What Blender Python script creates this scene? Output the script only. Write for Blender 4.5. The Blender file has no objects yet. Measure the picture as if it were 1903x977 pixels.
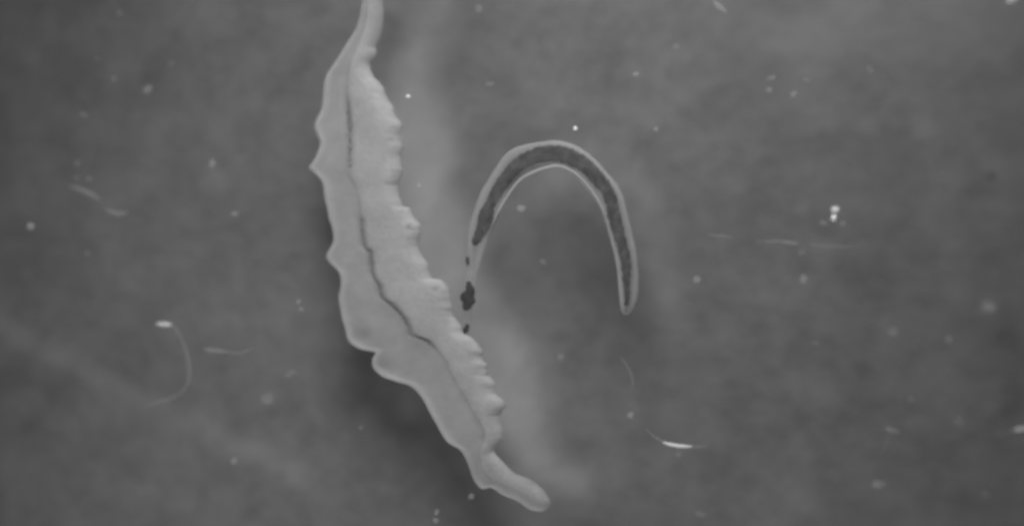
import bpy, bmesh, math, random
from mathutils import Vector, noise
random.seed(7)
S = bpy.context.scene
COL = S.collection
R = math.radians

# ------------------------------------------------------------------ camera
TILT, DIST, W = R(20), 30.0, 19.03          # 1 unit = 100 px of the photograph on the slide
cam_d = bpy.data.cameras.new('camera'); cam = bpy.data.objects.new('camera', cam_d); COL.objects.link(cam)
cam.location = (math.sin(TILT) * DIST, 0, math.cos(TILT) * DIST)
cam.rotation_euler = (0, TILT, 0)
cam_d.sensor_width = 36.0; cam_d.lens = 36.0 * DIST / W
cam_d.clip_start = 0.1; cam_d.clip_end = 500
cam_d.dof.use_dof = True; cam_d.dof.focus_distance = DIST - 0.15; cam_d.dof.aperture_fstop = 0.045
S.camera = cam
CAMP = Vector(cam.location)
AX, AY, AZ = Vector((math.cos(TILT), 0, -math.sin(TILT))), Vector((0, 1, 0)), Vector((math.sin(TILT), 0, math.cos(TILT)))

def at(px, py, z=0.0):
    """photo pixel -> point of the horizontal level z"""
    d = AX * ((px - 951.5) / 100.0) + AY * ((488.5 - py) / 100.0) - AZ * DIST
    return CAMP + d * ((z - CAMP.z) / d.z)

# ------------------------------------------------------------------ world, lamps, exposure
w = bpy.data.worlds.new('World'); S.world = w; w.use_nodes = True
w.node_tree.nodes['Background'].inputs[0].default_value = (0.5, 0.5, 0.5, 1)
w.node_tree.nodes['Background'].inputs[1].default_value = 0.05

def spot(name, loc, target, size, energy, cone, blend=1.0):
    l = bpy.data.lights.new(name, 'SPOT'); l.shadow_soft_size = size; l.energy = energy
    l.spot_size = R(cone); l.spot_blend = blend
    o = bpy.data.objects.new(name, l); COL.objects.link(o); o.location = loc
    o.rotation_euler = (Vector(target) - Vector(loc)).to_track_quat('-Z', 'Y').to_euler()
    return o
spot('key_lamp', (4.8, 21, 16.5), (-1.7, -0.2, 0), 8.5, 37000, 70)
spot('rim_lamp', (-20, -26, 12), (0, 0, 0), 4.0, 17000, 56)
S.view_settings.view_transform = 'Standard'; S.view_settings.look = 'None'
S.view_settings.exposure = 0; S.view_settings.gamma = 1
S.render.engine = 'CYCLES'
S.cycles.use_denoising = True
S.cycles.filter_width = 3.5
S.cycles.max_bounces = 12; S.cycles.transparent_max_bounces = 16
S.cycles.caustics_reflective = False

# ------------------------------------------------------------------ helpers
def tag(o, label=None, cat=None, group=None, kind=None):
    if label: o['label'] = label
    if cat: o['category'] = cat
    if group: o['group'] = group
    if kind: o['kind'] = kind
    return o

def link(name, verts, faces, mat, parent=None, smooth=True):
    me = bpy.data.meshes.new(name); me.from_pydata([tuple(v) for v in verts], [], faces); me.update()
    bm = bmesh.new(); bm.from_mesh(me); bmesh.ops.recalc_face_normals(bm, faces=bm.faces); bm.to_mesh(me); bm.free()
    if smooth: me.polygons.foreach_set('use_smooth', [True] * len(me.polygons))
    me.materials.append(mat)
    o = bpy.data.objects.new(name, me); COL.objects.link(o)
    if parent: o.parent = parent; o.matrix_parent_inverse = parent.matrix_world.inverted()
    return o

def empty(name, loc):
    o = bpy.data.objects.new(name, None); COL.objects.link(o); o.location = loc; o.empty_display_size = .2
    bpy.context.view_layer.update()
    return o

def catmull(pts, n):
    """n samples through tuples of any length, spaced by arc length of the first two values"""
    P = [pts[0]] + list(pts) + [pts[-1]]
    out = []
    for i in range(1, len(P) - 2):
        a, b, c, d = P[i - 1], P[i], P[i + 1], P[i + 2]
        for k in range(24):
            t = k / 24.0
            out.append(tuple(0.5 * (2 * b[j] + (c[j] - a[j]) * t + (2 * a[j] - 5 * b[j] + 4 * c[j] - d[j]) * t * t
                                    + (3 * b[j] - a[j] - 3 * c[j] + d[j]) * t ** 3) for j in range(len(b))))
    out.append(tuple(pts[-1]))
    L = [0]
    for p, q in zip(out, out[1:]): L.append(L[-1] + math.hypot(q[0] - p[0], q[1] - p[1]))
    res, k = [], 0
    for i in range(n):
        s = L[-1] * i / (n - 1)
        while k < len(L) - 2 and L[k + 1] < s: k += 1
        f = (s - L[k]) / max(1e-9, L[k + 1] - L[k]); f = min(1, max(0, f))
        res.append(tuple(out[k][j] * (1 - f) + out[k + 1][j] * f for j in range(len(out[0]))))
    return res

def sstep(a, b, x):
    t = min(1, max(0, (x - a) / (b - a))); return t * t * (3 - 2 * t)

# ------------------------------------------------------------------ materials
def nodes(name):
    m = bpy.data.materials.new(name); m.use_nodes = True; nt = m.node_tree; nt.nodes.clear()
    return m, nt, nt.nodes.new, nt.links.new

def tissue_mat(name, col, trans, seethrough=0.0, attr=None, rough=.6, mottling=.12, bump=.12, scale=2.2, glow=0):
    """soft wet tissue: diffuse + light passing through + weak wet gloss"""
    m, nt, N, Lk = nodes(name)
    out = N('ShaderNodeOutputMaterial'); tc = N('ShaderNodeTexCoord')
    n1 = N('ShaderNodeTexNoise'); n1.inputs['Scale'].default_value = scale; n1.inputs['Detail'].default_value = 4
    n2 = N('ShaderNodeTexNoise'); n2.inputs['Scale'].default_value = scale * 5; n2.inputs['Detail'].default_value = 3
    Lk(tc.outputs['Object'], n1.inputs['Vector']); Lk(tc.outputs['Object'], n2.inputs['Vector'])
    mr = N('ShaderNodeMapRange'); mr.inputs['From Min'].default_value = .3; mr.inputs['From Max'].default_value = .7
    mr.inputs['To Min'].default_value = col * (1 - mottling); mr.inputs['To Max'].default_value = col * (1 + mottling)
    Lk(n1.outputs[0], mr.inputs[0])
    bp = N('ShaderNodeBump'); bp.inputs['Strength'].default_value = bump; bp.inputs['Distance'].default_value = .05
    Lk(n2.outputs[0], bp.inputs['Height'])
    m2 = N('ShaderNodeBsdfPrincipled'); Lk(mr.outputs[0], m2.inputs['Base Color']); Lk(bp.outputs[0], m2.inputs['Normal'])
    m2.inputs['Roughness'].default_value = rough; m2.inputs['Specular IOR Level'].default_value = .25
    m2.inputs['Subsurface Weight'].default_value = 1.0 if trans else 0; m2.inputs['Subsurface Radius'].default_value = (1, 1, 1)
    m2.inputs['Subsurface Scale'].default_value = trans
    if glow:
        t = N('ShaderNodeBsdfTranslucent'); Lk(mr.outputs[0], t.inputs['Color']); Lk(bp.outputs[0], t.inputs['Normal'])
        mx = N('ShaderNodeMixShader'); mx.inputs[0].default_value = glow; Lk(m2.outputs[0], mx.inputs[1]); Lk(t.outputs[0], mx.inputs[2]); m2 = mx
    last = m2
    if seethrough or attr:
        tr = N('ShaderNodeBsdfTransparent'); m3 = N('ShaderNodeMixShader'); m3.inputs[0].default_value = seethrough
        if attr:
            a = N('ShaderNodeAttribute'); a.attribute_name = attr; Lk(a.outputs['Fac'], m3.inputs[0])
        Lk(m2.outputs[0], m3.inputs[1]); Lk(tr.outputs[0], m3.inputs[2]); last = m3
    Lk(last.outputs[0], out.inputs[0])
    return m

M_MALE = tissue_mat('pale_tissue', .74, .28, glow=.58, attr='clearness', mottling=.07)
M_FEM = tissue_mat('clear_tissue', .70, .2, glow=.5, attr='clearness', mottling=.06)
M_LIP = tissue_mat('rim_highlight', .36, 0, mottling=.05)  # pale colour that brightens the inner rim of the arch
M_GUT = tissue_mat('dark_gut', .10, 0, seethrough=.3, mottling=.45, scale=7, bump=.1)
M_CANAL = tissue_mat('canal_tissue', .20, 0, mottling=.2, scale=6)
M_SPOT = tissue_mat('dark_granule', .06, 0, seethrough=.15, mottling=.3, scale=6)
M_SPECK = tissue_mat('white_speck', .88, 0)
M_FAINT = tissue_mat('clear_speck', .75, 0, seethrough=.87)
M_HAIR = tissue_mat('clear_hair', .75, 0, seethrough=.93)
M_VFAINT = tissue_mat('very_clear_speck', .7, 0, seethrough=.945)
def bead():
    m, nt, N, Lk = nodes('shiny_bead'); o = N('ShaderNodeOutputMaterial'); p = N('ShaderNodeBsdfPrincipled')
    p.inputs['Base Color'].default_value = (.95, .95, .95, 1); p.inputs['Metallic'].default_value = .8; p.inputs['Roughness'].default_value = .42
    Lk(p.outputs[0], o.inputs[0]); return m
M_BEAD = bead()

def glass():
    m, nt, N, Lk = nodes('thin_glass'); o = N('ShaderNodeOutputMaterial')
    t = N('ShaderNodeBsdfTransparent'); t.inputs['Color'].default_value = (.98, .98, .98, 1)
    g = N('ShaderNodeBsdfGlossy'); g.distribution = 'BECKMANN'; g.inputs['Roughness'].default_value = .12
    f = N('ShaderNodeFresnel'); f.inputs['IOR'].default_value = 1.33
    x = N('ShaderNodeMixShader'); ge = N('ShaderNodeNewGeometry'); mu = N('ShaderNodeMath'); mu.operation = 'MULTIPLY_ADD'   # outer faces only: rays are not bent inside
    mu.inputs[1].default_value = -1; mu.inputs[2].default_value = 1; Lk(ge.outputs['Backfacing'], mu.inputs[0])
    mm = N('ShaderNodeMath'); mm.operation = 'MULTIPLY'; Lk(f.outputs[0], mm.inputs[0]); Lk(mu.outputs[0], mm.inputs[1])
    Lk(mm.outputs[0], x.inputs[0]); Lk(t.outputs[0], x.inputs[1]); Lk(g.outputs[0], x.inputs[2])
    Lk(x.outputs[0], o.inputs[0]); return m

PLATE_Z = -1.2
# dried residue spots, plus pale patches painted against the shade inside the arch: photo x, y, radius px, stretch, strength
STAINS_AND_LIGHT = [(955, 455, 62, 1.2, .14), (1050, 440, 80, 1, .13), (1060, 560, 70, 1, .08), (60, 300, 120, 1.2, .08), (400, 335, 34, 1, .16), (285, 275, 34, 1, .08), (1617, 232, 24, 1, .14), (1715, 234, 26, 1, .15), (1638, 396, 32, 1, .13),
          (1750, 378, 22, 1, .08), (1490, 383, 18, 1, .1), (1580, 292, 24, 1, .07), (1370, 355, 26, 1, .08), (1780, 553, 22, 1, .09),
          (1838, 569, 20, 1, .2), (1660, 616, 12, 1, .12), (498, 738, 20, 1, .16), (1500, 60, 40, 1, .07), (1592, 28, 16, 1, .09),
          (1222, 160, 22, 1, .07), (1320, 158, 18, 1, .07), (755, 760, 34, 1, .2), (545, 880, 26, 1, .1), (240, 520, 34, 1, .07),
          (205, 500, 14, 1, .08), (405, 580, 22, 2.2, .07), (275, 915, 26, 1, .08), (1020, 215, 26, 1, .07), (930, 200, 24, 1, .05),
          (1533, 730, 22, 1, .1), (1480, 820, 22, 1, .09), (1490, 925, 26, 1, .1), (1450, 555, 46, .5, .06), (1350, 630, 30, 1, .05),
          (1842, 330, 11, 1, -.17), (1605, 690, 22, 1, -.12), (1870, 630, 28, 1, -.16), (1880, 740, 26, 1.6, -.16), (1200, 905, 22, 1, -.1),
          (40, 620, 36, .8, .14), (90, 90, 40, .5, -.05), (475, 870, 22, .8, -.1), (360, 610, 16, 1, -.07), (1540, 430, 26, .6, -.1)]
def plate_mat():
    m, nt, N, Lk = nodes('dull_polished_plate'); o = N('ShaderNodeOutputMaterial'); tc = N('ShaderNodeTexCoord')
    def math_(op, a, b):
        n = N('ShaderNodeMath'); n.operation = op
        for i, v in enumerate((a, b)):
            if isinstance(v, (int, float)): n.inputs[i].default_value = v
            else: Lk(v, n.inputs[i])
        return n.outputs[0]
    def noise_(sc, det, lo, hi, w_=0.0, dist=0.0, stretch=(1, 1, 1)):
        mp = N('ShaderNodeMapping'); mp.inputs['Location'].default_value = (w_, w_ * .7, 0); mp.inputs['Scale'].default_value = stretch
        Lk(tc.outputs['Object'], mp.inputs[0])
        n = N('ShaderNodeTexNoise'); n.inputs['Scale'].default_value = sc; n.inputs['Detail'].default_value = det; n.inputs['Distortion'].default_value = dist
        Lk(mp.outputs[0], n.inputs['Vector'])
        r = N('ShaderNodeMapRange'); r.inputs['From Min'].default_value = .3; r.inputs['From Max'].default_value = .7
        r.inputs['To Min'].default_value = lo; r.inputs['To Max'].default_value = hi; Lk(n.outputs[0], r.inputs[0]); return r.outputs[0]
    v = math_('ADD', noise_(.55, 2, -.10, .10, 21), noise_(1.3, 1.5, -.12, .12, 37, .2, (1, 1.2, 1)))
    v = math_('ADD', v, noise_(3.2, 1, -.055, .055, 5, 0, (1, 1.3, 1)))
    v = math_('ADD', v, 1.0)
    for (x, y, r, st, k) in STAINS_AND_LIGHT:
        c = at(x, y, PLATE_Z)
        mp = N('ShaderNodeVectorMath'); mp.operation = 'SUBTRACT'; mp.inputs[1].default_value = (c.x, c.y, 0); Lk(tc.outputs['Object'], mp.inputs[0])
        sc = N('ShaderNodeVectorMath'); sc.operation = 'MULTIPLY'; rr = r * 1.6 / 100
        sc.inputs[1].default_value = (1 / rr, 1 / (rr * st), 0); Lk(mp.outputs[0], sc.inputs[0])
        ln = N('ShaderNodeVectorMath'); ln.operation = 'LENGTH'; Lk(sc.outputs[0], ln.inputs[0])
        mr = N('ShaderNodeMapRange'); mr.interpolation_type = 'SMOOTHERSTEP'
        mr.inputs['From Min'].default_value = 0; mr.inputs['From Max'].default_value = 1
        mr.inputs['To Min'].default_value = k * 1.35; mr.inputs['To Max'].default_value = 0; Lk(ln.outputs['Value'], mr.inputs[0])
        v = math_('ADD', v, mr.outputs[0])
    # one long wiped smear that crosses the lower left corner
    a, b = at(0, 600, PLATE_Z), at(620, 925, PLATE_Z)
    dx, dy = b.x - a.x, b.y - a.y; L = math.hypot(dx, dy); nx, ny = -dy / L, dx / L
    dt = N('ShaderNodeVectorMath'); dt.operation = 'DOT_PRODUCT'; dt.inputs[1].default_value = (nx, ny, 0); Lk(tc.outputs['Object'], dt.inputs[0])
    al = N('ShaderNodeVectorMath'); al.operation = 'DOT_PRODUCT'; al.inputs[1].default_value = (dx / L, dy / L, 0); Lk(tc.outputs['Object'], al.inputs[0])
    off = math_('ABSOLUTE', math_('ADD', math_('SUBTRACT', dt.outputs['Value'], a.x * nx + a.y * ny), noise_(.5, 1, -.12, .12, 2)), 0)
    mr = N('ShaderNodeMapRange'); mr.interpolation_type = 'SMOOTHERSTEP'; mr.inputs['From Max'].default_value = .5
    mr.inputs['To Min'].default_value = .24; mr.inputs['To Max'].default_value = 0; Lk(off, mr.inputs[0])
    en = N('ShaderNodeMapRange'); en.interpolation_type = 'SMOOTHERSTEP'; s0 = (a.x * dx + a.y * dy) / L
    en.inputs['From Min'].default_value = s0 + L * .75; en.inputs['From Max'].default_value = s0 + L * 1.1
    en.inputs['To Min'].default_value = 1; en.inputs['To Max'].default_value = 0; Lk(al.outputs['Value'], en.inputs[0])
    v = math_('ADD', v, math_('MULTIPLY', mr.outputs[0], en.outputs[0]))
    v = math_('MULTIPLY', v, PLATE_ALB)
    d = N('ShaderNodeBsdfDiffuse'); Lk(v, d.inputs['Color'])
    g = N('ShaderNodeBsdfGlossy'); g.distribution = 'BECKMANN'; g.inputs['Roughness'].default_value = .35; g.inputs['Color'].default_value = (.9, .9, .9, 1)
    x = N('ShaderNodeMixShader'); x.inputs[0].default_value = PLATE_GLOSS
    Lk(d.outputs[0], x.inputs[1]); Lk(g.outputs[0], x.inputs[2]); Lk(x.outputs[0], o.inputs[0])
    return m
PLATE_ALB, PLATE_GLOSS = .34, .50

# ------------------------------------------------------------------ the setting
def slab(name, x, y, z0, z1, mat):
    v = [(-x, -y, z0), (x, -y, z0), (x, y, z0), (-x, y, z0), (-x, -y, z1), (x, -y, z1), (x, y, z1), (-x, y, z1)]
    f = [(0, 1, 2, 3), (4, 5, 6, 7), (0, 1, 5, 4), (1, 2, 6, 5), (2, 3, 7, 6), (3, 0, 4, 7)]
    return link(name, v, f, mat, smooth=False)
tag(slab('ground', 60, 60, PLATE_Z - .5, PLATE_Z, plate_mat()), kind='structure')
tag(slab('glass_floor', 20, 16, -.09, 0, glass()), kind='structure')

# ------------------------------------------------------------------ the broad flatworm
LE = [[(680, -70), (676, -30), (673, 0)], [(670, 15), (668, 29), (660, 54)], [(646, 76), (633, 98), (616, 125), (605, 142)],
      [(600, 167), (598, 197), (588, 221), (584, 235)], [(587, 247), (594, 264), (588, 286), (578, 304), (573, 311), (580, 318)],
      [(598, 338), (603, 372), (611, 407)], [(617, 428), (618, 449), (607, 471)], [(608, 484), (627, 503), (633, 523), (628, 552)],
      [(632, 577), (638, 602), (648, 634)], [(669, 648), (692, 653), (697, 657), (691, 668), (694, 685)],
      [(711, 700), (738, 709), (762, 717)], [(782, 737), (802, 773)], [(822, 809), (834, 823)], [(855, 836), (868, 859)],
      [(878, 888), (886, 900), (896, 908)], [(913, 906), (934, 919), (960, 930)], [(984, 946), (1003, 950)], [(1014, 947), (1020, 938)]]
GE = [[(697, -70), (692, 0)], [(684, 57)], [(652, 140)], [(648, 184), (652, 235)], [(653, 279), (652, 319)], [(664, 345), (674, 380), (675, 410)],
      [(678, 441), (681, 459), (691, 468)], [(695, 508), (708, 530), (714, 552)], [(732, 565), (752, 587), (762, 604)],
      [(768, 620), (786, 626), (800, 633)], [(829, 663), (840, 685)], [(853, 712), (880, 757)], [(902, 796), (904, 812)], [(900, 850)],
      [(915, 882)], [(970, 908)], [(1004, 929)], [(1020, 935)]]
RE = [[(714, -70), (711, 0)], [(712, 25), (709, 56)], [(703, 76), (697, 87), (699, 98), (694, 108), (686, 118), (692, 140)],
      [(709, 160), (716, 179), (729, 197), (733, 214), (742, 226), (745, 235)], [(741, 252), (746, 269), (743, 294), (748, 318)],
      [(741, 335), (738, 347), (743, 367), (747, 383), (760, 386), (766, 402)], [(779, 416), (782, 431), (777, 444), (778, 466)],
      [(794, 491), (799, 515), (820, 521), (833, 538)], [(838, 567), (840, 585), (853, 601)], [(861, 619), (880, 631), (894, 651)],
      [(895, 666), (904, 680), (906, 698)], [(918, 708), (920, 732), (933, 743), (937, 755)], [(928, 773), (932, 796), (931, 817)], [(921, 830), (918, 841)],
      [(934, 859), (945, 870)], [(957, 880), (984, 891)], [(1003, 905), (1013, 916)], [(1020, 926), (1022, 934)]]
def follow(E, per):
    pts, ids = [], []
    for seg in E:
        pts += seg; ids.append(len(pts) - 1)
    dense, prev, out = [], 0, []
    for e in ids:
        sub = pts[max(0, prev - (0)):e + 1]
        dense.append((prev, e)); prev = e
    for (a, b) in dense:
        n = per
        seg = pts[a:b + 1]
        if a == b: seg = [pts[a], pts[a]]
        # catmull with neighbours for smoothness
        pre = pts[a - 1] if a > 0 else pts[a]; post = pts[b + 1] if b + 1 < len(pts) else pts[b]
        P = [pre] + seg + [post]; fine = []
        for i in range(1, len(P) - 2):
            p0, p1, p2, p3 = P[i - 1], P[i], P[i + 1], P[i + 2]
            for k in range(12):
                t = k / 12
                fine.append(tuple(.5 * (2 * p1[j] + (p2[j] - p0[j]) * t + (2 * p0[j] - 5 * p1[j] + 4 * p2[j] - p3[j]) * t * t + (3 * p1[j] - p0[j] - 3 * p2[j] + p3[j]) * t ** 3) for j in (0, 1)))
        fine.append(seg[-1])
        Ls = [0]
        for p, q in zip(fine, fine[1:]): Ls.append(Ls[-1] + math.hypot(q[0] - p[0], q[1] - p[1]))
        k = 0
        for i in range(n):
            s = Ls[-1] * i / n
            while k < len(Ls) - 2 and Ls[k + 1] < s: k += 1
            f = (s - Ls[k]) / max(1e-9, Ls[k + 1] - Ls[k])
            out.append((fine[k][0] * (1 - f) + fine[k + 1][0] * f, fine[k][1] * (1 - f) + fine[k + 1][1] * f))
    out.append(pts[-1]); return out
PER = 22
eL, eG, eR = follow(LE, PER), follow(GE, PER), follow(RE, PER)
NS = len(eL)
# canal openness by section (0 closed .. 1 open), keyed on groove y
def canal(y):
    K = [(-100, 0), (90, 0), (130, .35), (185, .9), (240, 1), (300, .6), (330, .35), (360, .15), (395, .25), (410, 1), (450, .9), (520, .95),
         (600, .9), (630, .75), (650, .5), (720, .4), (790, .5), (815, .65), (840, 0), (1000, 0)]
    for (a, u), (b, v) in zip(K, K[1:]):
        if a <= y <= b: return u + (v - u) * (y - a) / (b - a)
    return 0
CREASES = [([(628, 322), (645, 326), (662, 343), (675, 370)], 4, .05), ([(771, 630), (785, 655), (815, 695)], 5, .03), ([(768, 470), (740, 486), (700, 490)], 5, .02),
           ([(664, 90), (655, 118), (650, 150)], 5, .04), ([(745, 262), (722, 262)], 3, .05), ([(795, 520), (760, 524), (735, 520)], 5, .03),
           ([(742, 345), (722, 342)], 3, .05), ([(779, 447), (752, 446), (700, 448)], 3, .03)]
POCKETS = [(678, 622, 16, .07), (714, 680, 14, .07), (765, 424, 7, .07), (813, 537, 7, .07), (733, 207, 5, .04), (650, 575, 10, .03), (860, 700, 8, .03),
           (835, 600, 7, .04), (885, 660, 8, .04), (908, 720, 6, .04), (720, 300, 6, .04)]
RINGS = [(765, 424, 15), (815, 536, 17), (728, 215, 13), (735, 330, 12), (830, 575, 14), (917, 750, 17), (905, 700, 14), (890, 655, 15), (738, 275, 12)]
def seg_d(x, y, line):
    best = 1e9
    for (a, b), (c, d) in zip(line, line[1:]):
        t = max(0, min(1, ((x - a) * (c - a) + (y - b) * (d - b)) / ((c - a) ** 2 + (d - b) ** 2)))
        best = min(best, math.hypot(x - a - t * (c - a), y - b - t * (d - b)))
    return best

def male():
    root = empty('flatworm', at(715, 480, 0))
    tag(root, 'broad pale grey flatworm with ruffled edges and a dark cleft, left of the arched worm', 'worm')
    MT, MB_ = 64, 18
    verts, faces, rows, vals, floor_z = [], [], [], [], []
    for i in range(NS):
        l, g, r = eL[i], eG[i], eR[i]
        y = g[1]; op = canal(y)
        # edge scallops of the frilled right margin
        u = i / NS
        if 130 < y < 820:
            sc = 1.5 * noise.noise(Vector((r[0] * .11, r[1] * .11, 0))) + 3.4 * noise.noise(Vector((r[0] * .25, r[1] * .25, 4)))
            r = (r[0] + sc, r[1] + sc * .2)
            sl = 1.1 * noise.noise(Vector((l[0] * .05, l[1] * .05, 9)))
            l = (l[0] + sl, l[1])
        lift = .22 * sstep(90, -70, y) + .08 * sstep(850, 960, y) ** 2
        end = sstep(0, PER * .9, NS - 1 - i)
        endz = math.sqrt(max(0, min(1, (NS - 1 - i) / (PER * 1.2)))) 
        dl, dr = math.hypot(g[0] - l[0], g[1] - l[1]), math.hypot(g[0] - r[0], g[1] - r[1])
        tot = dl + dr; row = []
        for k in range(MT + 1):
            q = k / MT
            q = .5 - .5 * math.cos(math.pi * q) * (0.55 + .45 * abs(math.cos(math.pi * q)))  # denser at the margins
            q = min(1, max(0, q)); s = q * tot
            if s <= dl:
                f = s / max(dl, 1e-6); x_, y_ = l[0] + (g[0] - l[0]) * f, l[1] + (g[1] - l[1]) * f
            else:
                f = (s - dl) / max(dr, 1e-6); x_, y_ = g[0] + (r[0] - g[0]) * f, g[1] + (r[1] - g[1]) * f
            de = min(s, tot - s)
            rad = min(16.0, tot * .5); hr = .11 * min(1, tot / 40)
            if s <= dl: rad = min(11, tot * .5)
            ff = min(1, de / rad); dome = math.sqrt(max(0, 1 - (1 - ff) ** 2)) * hr
            mid = 0
            if s <= dl:
                mid = .022 * math.exp(-((de - 8) / 7.0) ** 2) * sstep(40, 80, tot) + .05 * sstep(.3, .95, s / max(dl, 1)) * (1 - .4 * op)
            else:
                mid = .07 * sstep(0, 26, de)
                nv = noise.noise(Vector((x_ * .07, y_ * .12, 2))) * .012 + noise.noise(Vector((x_ * .19, y_ * .27, 5))) * .024
                mid += nv * sstep(2, 14, de) * (.25 + .75 * sstep(34, 0, max(0, de - 10))) * (1 if 110 < y_ < 840 else .3)
            mid = mid * sstep(40, 90, tot) + .10 * math.sin(math.pi * s / tot) * sstep(95, 45, tot)
            z = dome + mid
            sg = s - dl
            wd = 5.5 + 1.6 * noise.noise(Vector((y * .07, 0, 0)))
            z -= (op ** 1.6 * .075 + .012) * math.exp(-(sg / (wd * 1.25)) ** 2) * sstep(60, 110, tot)
            for line, wdt, dp in CREASES:
                xs = [p[0] for p in line]; ys = [p[1] for p in line]
                if min(xs) - 15 < x_ < max(xs) + 15 and min(ys) - 15 < y_ < max(ys) + 15:
                    z -= dp * .22 * math.exp(-(seg_d(x_, y_, line) / wdt) ** 2)
            for (px, py, pr, dp) in POCKETS:
                dd = math.hypot(x_ - px, y_ - py)
                if dd < pr * 3: z -= dp * .45 * math.exp(-(dd / pr) ** 2)
            for (px, py, pr) in RINGS:
                dd = math.hypot(x_ - px, y_ - py)
                if dd < pr * 2: z += .013 * math.exp(-((dd - pr * .6) / (pr * .3)) ** 2) * sstep(0, 6, de)
            z += .012 * noise.noise(Vector((x_ * .03, y_ * .03, 8)))
            z = max(z, .015 if 0 < k < MT else 0) * (.25 + .75 * endz)
            p = at(x_, y_, .10 + lift); p.z = .055 + z + lift
            # how clear the tissue is here: opaque rims, thinner middle, thin pockets and cleft floor, thin tail
            cl = .33 * sstep(4, 24, de) if s <= dl else .0 + .05 * sstep(10, 60, de)
            cl += .06 * noise.noise(Vector((x_ * .05, y_ * .07, 12))) + .13 * noise.noise(Vector((x_ * .15, y_ * .2, 17))) * (1 if s > dl else .3)
            cl += .16 * math.exp(-(sg / 11) ** 2) * sstep(60, 110, tot) * (.4 + .6 * op)
            for (px, py, pr, dp) in POCKETS:
                dd = math.hypot(x_ - px, y_ - py)
                if dd < pr * 3: cl += dp * 4 * math.exp(-(dd / pr) ** 2)
            cl += .14 * sstep(480, 700, y_) * sstep(3, 22, de) + .42 * sstep(800, 880, y_) + .15 * sstep(940, 1015, x_) + .12 * sstep(20, -10, abs(y_ - 60)) * sstep(.4, .8, q)
            vals.append(min(.8, max(0, cl)))
            if k == MT // 2: pass
            row.append(p)
            if abs(sg) < 3: floor_z.append((x_, y_, p.z))
        for k in range(1, MB_):
            q = 1 - k / MB_; s = q * tot
            if s <= dl: f = s / max(dl, 1e-6); x_, y_ = l[0] + (g[0] - l[0]) * f, l[1] + (g[1] - l[1]) * f
            else: f = (s - dl) / max(dr, 1e-6); x_, y_ = g[0] + (r[0] - g[0]) * f, g[1] + (r[1] - g[1]) * f
            de = min(s, tot - s)
            p = at(x_, y_, .10 + lift); p.z = .006 + lift + .05 * (1 - sstep(0, 10, de)); row.append(p); vals.append(.15)
        rows.append(row)
    n = len(rows[0])
    for row in rows: verts += row
    for i in range(NS - 1):
        for k in range(n):
            a, b = i * n + k, i * n + (k + 1) % n
            faces.append((a, b, b + n, a + n))
    faces.append(tuple(range(n))); faces.append(tuple((NS - 1) * n + k for k in range(n))[::-1])
    bo = link('body', verts, faces, M_MALE, root)
    bo.data.attributes.new('clearness', 'FLOAT', 'POINT').data.foreach_set('value', vals)
    # the dark strand seen down inside the open cleft, upper and lower length
    def strand(pts, nm):
        cs = [(a, b, c + 1.7) for (a, b, c) in catmull(pts, 160)]
        zz = [min(floor_z, key=lambda f: (f[0] - c[0]) ** 2 + (f[1] - c[1]) ** 2)[2] for c in cs]
        zz = [sum(zz[max(0, i - 5):i + 6]) / len(zz[max(0, i - 5):i + 6]) for i in range(160)]
        tube(cs, M_CANAL, root, nm, flat=.25, jit=4.2, freq=.17, zc=lambda t: zz[round(t * 159)] + .012)
    strand([(648, 178, 1.2), (650, 200, 3.6), (653, 228, 4.4), (653, 248, 3.0), (653, 275, 2.4), (652, 312, 1.2)], 'canal_lining')
    strand([(674, 407, 2.5), (675, 418, 4.8), (678, 440, 4.4), (681, 458, 2.6), (692, 468, 3.0), (695, 505, 3.2), (708, 530, 4.6), (714, 552, 4.2), (732, 565, 4.8),
            (752, 587, 4.0), (762, 604, 4.2), (768, 618, 3.8), (785, 626, 2.2), (800, 633, 3.8), (808, 642, 1.2)], 'canal_lining')
    return root

def tube(samples, mat, parent, name, base=0.0, flat=.7, jit=0.0, side=20, seed=0, clear=None, zc=None, freq=.13):
    """loft through (px, py, half width px[, ...]) lying at level base; elliptical section, rounded ends"""
    verts, faces = [], []; n = len(samples)
    vals = []
    for i, s in enumerate(samples):
        a, b = samples[max(0, i - 1)], samples[min(n - 1, i + 1)]
        tx, ty = b[0] - a[0], b[1] - a[1]; L = math.hypot(tx, ty) or 1; nx, ny = -ty / L, tx / L
        hw = s[2]
        if jit:
            h1 = hw + jit * noise.noise(Vector((s[0] * freq, s[1] * freq, 1 + seed))); h2 = hw + jit * noise.noise(Vector((s[0] * freq, s[1] * freq, 30 + seed)))
            if jit > 1.5:
                h1 += jit * .55 * noise.noise(Vector((s[0] * .42, s[1] * .42, 2 + seed))); h2 += jit * .55 * noise.noise(Vector((s[0] * .42, s[1] * .42, 31 + seed)))
        else: h1 = h2 = hw
        h1 = max(.3, h1); h2 = max(.3, h2)
        hz = flat * hw / 100.0
        zmid = (zc(i / (n - 1)) if zc else base + hz)
        for k in range(side):
            th = 2 * math.pi * k / side; c, sn = math.cos(th), math.sin(th)
            o_ = (h1 if c > 0 else h2) * c
            p = at(s[0] + nx * o_, s[1] + ny * o_, zmid); p.z = zmid + hz * sn
            verts.append(p)
            vals.append(clear(i / (n - 1), c) if clear else 0)
    for i in range(n - 1):
        for k in range(side):
            a, b = i * side + k, i * side + (k + 1) % side
            faces.append((a, b, b + side, a + side))
    faces.append(tuple(range(side))); faces.append(tuple((n - 1) * side + k for k in range(side))[::-1])
    o = link(name, verts, faces, mat, parent)
    if clear:
        at_ = o.data.attributes.new('clearness', 'FLOAT', 'POINT'); at_.data.foreach_set('value', vals)
    return o

male()

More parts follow.
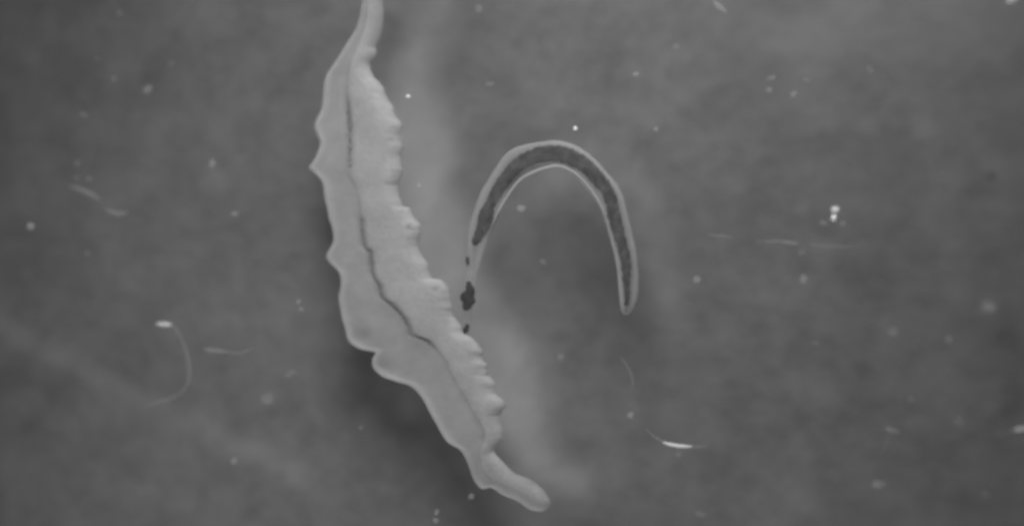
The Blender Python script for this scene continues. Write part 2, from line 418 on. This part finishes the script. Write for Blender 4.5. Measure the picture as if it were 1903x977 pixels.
# ------------------------------------------------------------------ the thin arched worm
def female():
    root = empty('threadworm', at(1030, 290, 0))
    tag(root, 'thin clear worm bent in an arch, dark gut inside, right of the broad flatworm', 'worm')
    C = [(863, 640, 3), (866, 615, 6), (869, 580, 9), (872, 550, 11), (876, 515, 11), (881, 485, 13), (886, 455, 18), (893, 426, 22), (903, 397, 23.5),
         (915, 366, 23.5), (935, 333, 23.5), (957, 303, 24.5), (985, 291, 24), (1010, 287, 24.5), (1035, 286, 25), (1062, 294, 25), (1087, 312, 25), (1110, 337, 25),
         (1131, 364, 25), (1143, 395, 23), (1153, 432, 22), (1162, 470, 21), (1167, 510, 20), (1168, 545, 18), (1166, 565, 14), (1164, 578, 9), (1163, 584, 2)]
    def clear(t, c):        # clearer at the neck and along the back, denser in the rims, most of all the inner one
        base = .85 * (1 - abs(c)) + abs(c) * (0 if c > 0 else .30)
        return .86 + (base - .86) * sstep(.10, .26, t)
    Cs = [(a, b, c * .98) for (a, b, c) in catmull(C, 200)]
    def top(s): return .006 + .72 * min(Cs, key=lambda c: (c[0] - s[0]) ** 2 + (c[1] - s[1]) ** 2)[2] / 100
    tube(Cs, M_FEM, root, 'body', base=.006, flat=.36, jit=1.2, side=28, clear=clear)
    G = [(881, 456, 2), (884, 448, 6), (889, 440, 7), (896, 424, 9), (901, 408, 11), (907, 390, 10), (914, 374, 8), (925, 354, 9.5), (936, 338, 10), (950, 320, 10.5),
         (965, 305, 11), (994, 291, 12), (1023, 285.5, 12.5), (1051, 289, 12.5), (1077, 301, 12), (1095, 316, 11.5), (1111, 333, 11), (1125, 349, 10), (1134, 368, 9.5),
         (1141, 400, 10), (1150, 436, 8.5), (1158, 465, 8), (1163, 492, 7.5), (1163, 520, 5.5), (1164, 545, 4.5), (1164, 562, 3.5), (1164, 568, 1.5)]
    Gs = catmull(G, 220)
    Gs = [(g[0] + .6 * (q[1] - p[1]) / math.hypot(q[0] - p[0], q[1] - p[1]), g[1] - .6 * (q[0] - p[0]) / math.hypot(q[0] - p[0], q[1] - p[1]), g[2] * 1.15 + .6)
          for p, g, q in zip([Gs[0]] + Gs[:-1], Gs, Gs[1:] + [Gs[-1]])]   # the gut lies a little nearer the outer side of the bend
    tube(Gs, M_GUT, root, 'gut', flat=.12, jit=3.0, side=20, seed=3, freq=.16, zc=lambda t: top(Gs[round(t * 219)]) + .010)
    IN = [(917, 420, .6), (924, 402, 2.0), (933, 385, 2.8), (946, 364, 3.0), (958, 347, 3.0), (975, 331, 3.2), (1000, 319, 3.4), (1018, 313, 3.6), (1036, 310.5, 3.8),
          (1054, 315, 3.6), (1070, 325, 3.2), (1084, 338, 3.0), (1098, 355, 2.8), (1110, 373, 2.6), (1119, 390, 1.8), (1124, 405, .6)]
    tube([(a - 1.2 * (1 - 2 * (a > 1036)) * (abs(a - 1036) > 30), b - 1.5, c) for (a, b, c) in catmull(IN, 140)], M_LIP, root, 'bright_lip', flat=.6, jit=.9, side=12, seed=9, zc=lambda t: .15)  # added pale tube, stands in for light the dim inner rim lacks
    for pts, sd in (([(868, 477, 1), (869, 481, 3), (869, 488, 3.2), (868, 494, 1)], 5),
                ([(869, 523, 2), (872, 530, 6), (874, 541, 9), (869, 551, 13), (870, 560, 11.5), (867, 571, 8), (867, 577, 2)], 6),
                ([(870, 602, 1.5), (868, 607, 4.5), (865, 613, 6), (863, 618, 3), (862, 621, 1)], 7)):
        ps = catmull(pts, 30); zt = top(ps[15]) + .02
        tube(ps, M_SPOT, root, 'gut_granule', flat=.3, jit=2.8, freq=.16, side=20, seed=sd, zc=lambda t: zt)
    return root
female()

# ------------------------------------------------------------------ specks and fibres on the glass
def speck(px, py, rx, ry, rot, mat, label, name='speck', cat='speck', seed=0, group='specks scattered over the glass'):
    bm = bmesh.new(); bmesh.ops.create_icosphere(bm, subdivisions=3, radius=1)
    c, s = math.cos(R(rot)), math.sin(R(rot)); base = at(px, py, 0); hz = min(rx, ry) * .7 / 100
    for v in bm.verts:
        n_ = 1 + .55 * noise.noise(v.co * 1.3 + Vector((px, py, seed))) + .2 * noise.noise(v.co * 3 + Vector((py, px, seed)))
        x, y, z = v.co * n_; x *= rx / 100; y *= ry / 100
        v.co = Vector((x * c - y * s, x * s + y * c, z * hz))
    lo = min(v.co.z for v in bm.verts)
    for v in bm.verts: v.co.z -= lo - .002
    me = bpy.data.meshes.new(name); bm.to_mesh(me); bm.free(); me.materials.append(mat)
    me.polygons.foreach_set('use_smooth', [True] * len(me.polygons))
    o = bpy.data.objects.new(name, me); COL.objects.link(o); o.location = base
    return tag(o, label, cat, group)

A, F, V, B, D = M_SPECK, M_FAINT, M_VFAINT, M_BEAD, M_SPOT
SP = [
 (759, 180, 4.5, 4.2, 0, A, 'small bright white speck beside the upper right margin of the broad flatworm'),
 (1070, 240, 5, 5, 0, A, 'small bright round speck just above the top of the arched worm'),
 (1551, 404, 6.5, 7, 0, B, 'brightest shiny white bead in the right half, lower of the touching pair'),
 (1553, 391, 8, 7, 10, A, 'greyish white grain touching the top of the brightest bead'),
 (1531, 414, 7, 4, 160, F, 'faint elongated grain to the lower left of the brightest bead'),
 (1567, 415, 5, 5, 0, F, 'faint round grain to the lower right of the brightest bead'),
 (59, 421, 6.5, 5, 0, A, 'lone bright speck near the left edge of the photo, halfway up'),
 (146, 303, 5, 5, 0, F, 'small pale speck straight above the slanting bright splinter at left'),
 (398, 304, 8, 9, 0, F, 'soft pale speck on the upper rim of the cloudy patch left of the flatworm'),
 (213, 147, 6, 4, 0, F, 'small dull speck at upper left, left of the oval flake'),
 (277, 166, 13, 8, 15, F, 'pale oval flake at upper left'),
 (157, 213, 11, 4, -25, F, 'faint slanting flake at left below the dull speck'),
 (144, 331, 7, 3, 0, F, 'left one of two tiny dashes above the slanting bright splinter'),
 (167, 333, 7, 4, 0, F, 'right one of two tiny dashes above the slanting bright splinter'),
 (437, 397, 8, 5, 0, F, 'dim oval speck left of the flatworm below the cloudy patch'),
 (165, 470, 9, 7, 0, V, 'very dim round flake below the two bright splinters at left'),
 (225, 25, 9, 8, 0, V, 'dim round flake near the top edge at upper left'),
 (184, 110, 8, 7, 0, V, 'dim round flake under the flake at the upper left top edge'),
 (320, 119, 9, 6, 0, V, 'dim flake to the upper right of the pale oval flake at upper left'),
 (556, 560, 6, 4, 30, F, 'upper left grain of a tiny cluster left of the flatworm middle'),
 (561, 574, 5, 4, 0, F, 'lower grain of a tiny cluster left of the flatworm middle'),
 (498, 740, 15, 11, 0, V, 'cloudy round flake left of the lower flatworm'),
 (541, 694, 15, 5, 25, V, 'faint slanting flake left of the lobed flatworm edge'),
 (437, 855, 7, 7, 0, F, 'dim speck at lower left above the bottom edge'),
 (780, 344, 4, 5, 0, F, 'tiny dim speck between the flatworm and the arched worm'),
 (970, 387, 10, 6, 0, F, 'small pale oval flake inside the arch of the thin worm'),
 (1010, 486, 8, 5, -40, V, 'very faint flake in the middle of the arch'),
 (1220, 240, 5, 5, 0, F, 'small dim speck to the upper right of the arched worm'),
 (1183, 138, 7, 4, 0, F, 'small dim flat flake high above the right limb of the arched worm'),
 (911, 156, 11, 5, 10, V, 'faint oval flake above and left of the arch top'),
 (892, 17, 9, 8, 0, V, 'faint round flake at the top edge right of the flatworm head'),
 (1337, 12, 17, 5, -42, F, 'pale slanting flake at the top edge in the right half'),
 (1435, 145, 9, 4, 15, F, 'upper left flake of the loose cluster at upper right'),
 (1430, 167, 6, 5, 0, F, 'lower left flake of the loose cluster at upper right'),
 (1475, 175, 7, 6, 30, F, 'bottom right grain of the loose cluster at upper right'),
 (1500, 148, 9, 4, -10, V, 'faint right flake of the loose cluster at upper right'),
 (1617, 130, 8, 6, -60, V, 'faint flake between the loose cluster and the two cloudy patches'),
 (1257, 86, 7, 6, 0, V, 'faint grain right of centre below the slanting top edge flake'),
 (1882, 1, 10, 5, 10, A, 'bright speck cut by the top edge near the upper right corner'),
 (1296, 519, 8, 7, 0, F, 'dim round speck right of the tail of the arched worm'),
 (1494, 517, 6, 8, 0, F, 'dim upright speck below the faint straight hair at right'),
 (1491, 468, 7, 6, 0, V, 'very dim speck just below the faint straight hair at right'),
 (1764, 630, 6, 5, 0, F, 'lone bright speck at the right, between cloudy patch and lower corner'),
 (1838, 570, 13, 8, -15, F, 'cloudy flake near the right edge above the lone bright speck'),
 (1660, 616, 8, 8, 0, V, 'dim round flake left of the lone bright speck at right'),
 (1516, 637, 8, 4, 0, V, 'faint flake in the lower right region left of the dim round flake'),
 (1633, 898, 13, 7, 0, F, 'soft oval flake near the bottom edge at lower right'),
 (1694, 740, 7, 6, 0, V, 'faint grain to the upper right of the short bent fibre'),
 (1782, 782, 8, 7, 0, V, 'faint flake left of the fibre cut by the right edge'),
 (1830, 915, 8, 5, 0, V, 'very dim flake near the lower right corner'),
 (1173, 770, 7, 6, 0, F, 'dim speck above the left tail of the bright curved fibre'),
 (1043, 662, 8, 7, 0, V, 'dim speck below the open end of the arch'),
 (1302, 954, 12, 5, -10, V, 'faint flat flake at the bottom edge right of the flatworm tail'),
 (1262, 843, 6, 5, 0, V, 'faint grain right under the bright curved fibre'),
 (877, 921, 7, 6, 20, F, 'pale speck just under the kink of the flatworm tail'),
 (813, 950, 5, 7, -30, F, 'upper grain of the pair at the bottom edge left of the flatworm tail'),
 (811, 966, 7, 5, 0, F, 'lower grain of the pair at the bottom edge left of the flatworm tail'),
 (672, 794, 5, 4, 0, V, 'tiny dim speck in the dark area left of the lower flatworm'),
]
for i, (x, y, rx, ry, rot, m, lab) in enumerate(SP): speck(x, y, rx * .85, ry * .85, rot, m, lab, seed=i)

def fibre(pts, mat, label, cat='fibre', bright=None):
    c = pts[len(pts) // 2]
    root_loc = at(c[0], c[1], 0)
    o = tube(catmull(pts, 60), mat, None, 'fibre', base=.003, flat=.8, jit=.5, side=10)
    for v in o.data.vertices: v.co -= root_loc
    o.location = root_loc
    return tag(o, label, cat, 'fibres lying on the glass')
def fibre2(faint, brightp, label, bm_=M_SPECK, fm=M_HAIR):
    """a hair with one bright thick length"""
    c = brightp[len(brightp) // 2]; root = empty('fibre', at(c[0], c[1], 0)); tag(root, label, 'fibre', 'fibres lying on the glass')
    for k, f in enumerate(faint): tube(catmull(f, 60), fm, root, 'thin_end', base=.003, flat=.8, jit=.4, side=10)
    tube(catmull(brightp, 50), bm_, root, 'thick_length', base=.003, flat=.7, jit=.6, side=12)
fibre([(128, 345, .8), (142, 349, 3), (158, 355, 4.2), (172, 362, 3.4), (186, 371, .8)], F, 'bright slanting splinter at left, upper of two', bright=1)
fibre([(196, 387, .8), (206, 393, 3), (219, 396, 3.6), (230, 396, 2.6), (238, 394, .7)], F, 'bright short splinter at left, lower right of two')
fibre2([[(318, 603, 2), (332, 618, 2), (344, 645, 2), (351, 675, 3), (352, 700, 3), (343, 722, 2.6), (325, 736, 2.6), (300, 745, 2.2), (268, 754, 1)]],
       [(290, 601, .8), (298, 602, 3), (308, 602.5, 3.4), (318, 603, 2)], 'long hair curled in a half circle at lower left with bright upper tip', M_SPECK)
fibre2([[(418, 652, 2), (440, 656, 2), (455, 653, 2), (470, 647, 1)]], [(378, 648, .8), (388, 649.5, 2.6), (402, 651, 2.6), (418, 652.5, 1.8)],
       'nearly level pale hair left of the flatworm, beside the curled hair', F)
fibre2([[(1200, 795, .8), (1215, 810, 1.5), (1236, 822, 2)], [(1284, 829, 2), (1300, 829, 1.8), (1315, 828, 1)]],
       [(1232, 821, 1), (1244, 825, 2.6), (1260, 828, 3.1), (1274, 829, 2.5), (1286, 829, 1)], 'brightest curved fibre, below and right of the arched worm', M_SPECK)
fibre([(1152, 662, .8), (1163, 676, 1.8), (1173, 695, 2), (1176, 712, 1.8), (1174, 722, .8)], V, 'very faint curved hair between the arch and the brightest curved fibre')
fibre([(1408, 449, .6), (1447, 448, 1.4), (1462, 450, 2.6), (1478, 452, 2), (1486, 453, .8)], F, 'short faint hair left end below the brightest bead')
fibre([(1505, 455, .8), (1530, 457, 2), (1556, 458, 2.4), (1580, 457, 1.8), (1592, 456, .8)], V, 'longer faint straight hair directly below the brightest bead')
fibre([(1312, 435, .8), (1330, 437, 2), (1350, 439, 2), (1362, 440, .8)], V, 'very faint short hair right of the arched worm')
fibre([(1645, 792, .9), (1652, 797, 3.2), (1662, 800, 3.4), (1673, 802, 1)], F, 'short bent pale fibre at lower right')
fibre([(1651, 803, .7), (1648, 818, 1.8), (1642, 832, 2), (1636, 846, .8)], V, 'very faint hair trailing down from the short bent fibre')
fibre2([[(1852, 806, .8), (1866, 804, 1.6), (1884, 800, 2)]], [(1882, 799.5, 1), (1892, 797.5, 2.6), (1904, 796.5, 2.6), (1916, 797, 1)],
       'bright fibre cut by the right edge in the lower right', M_SPECK)
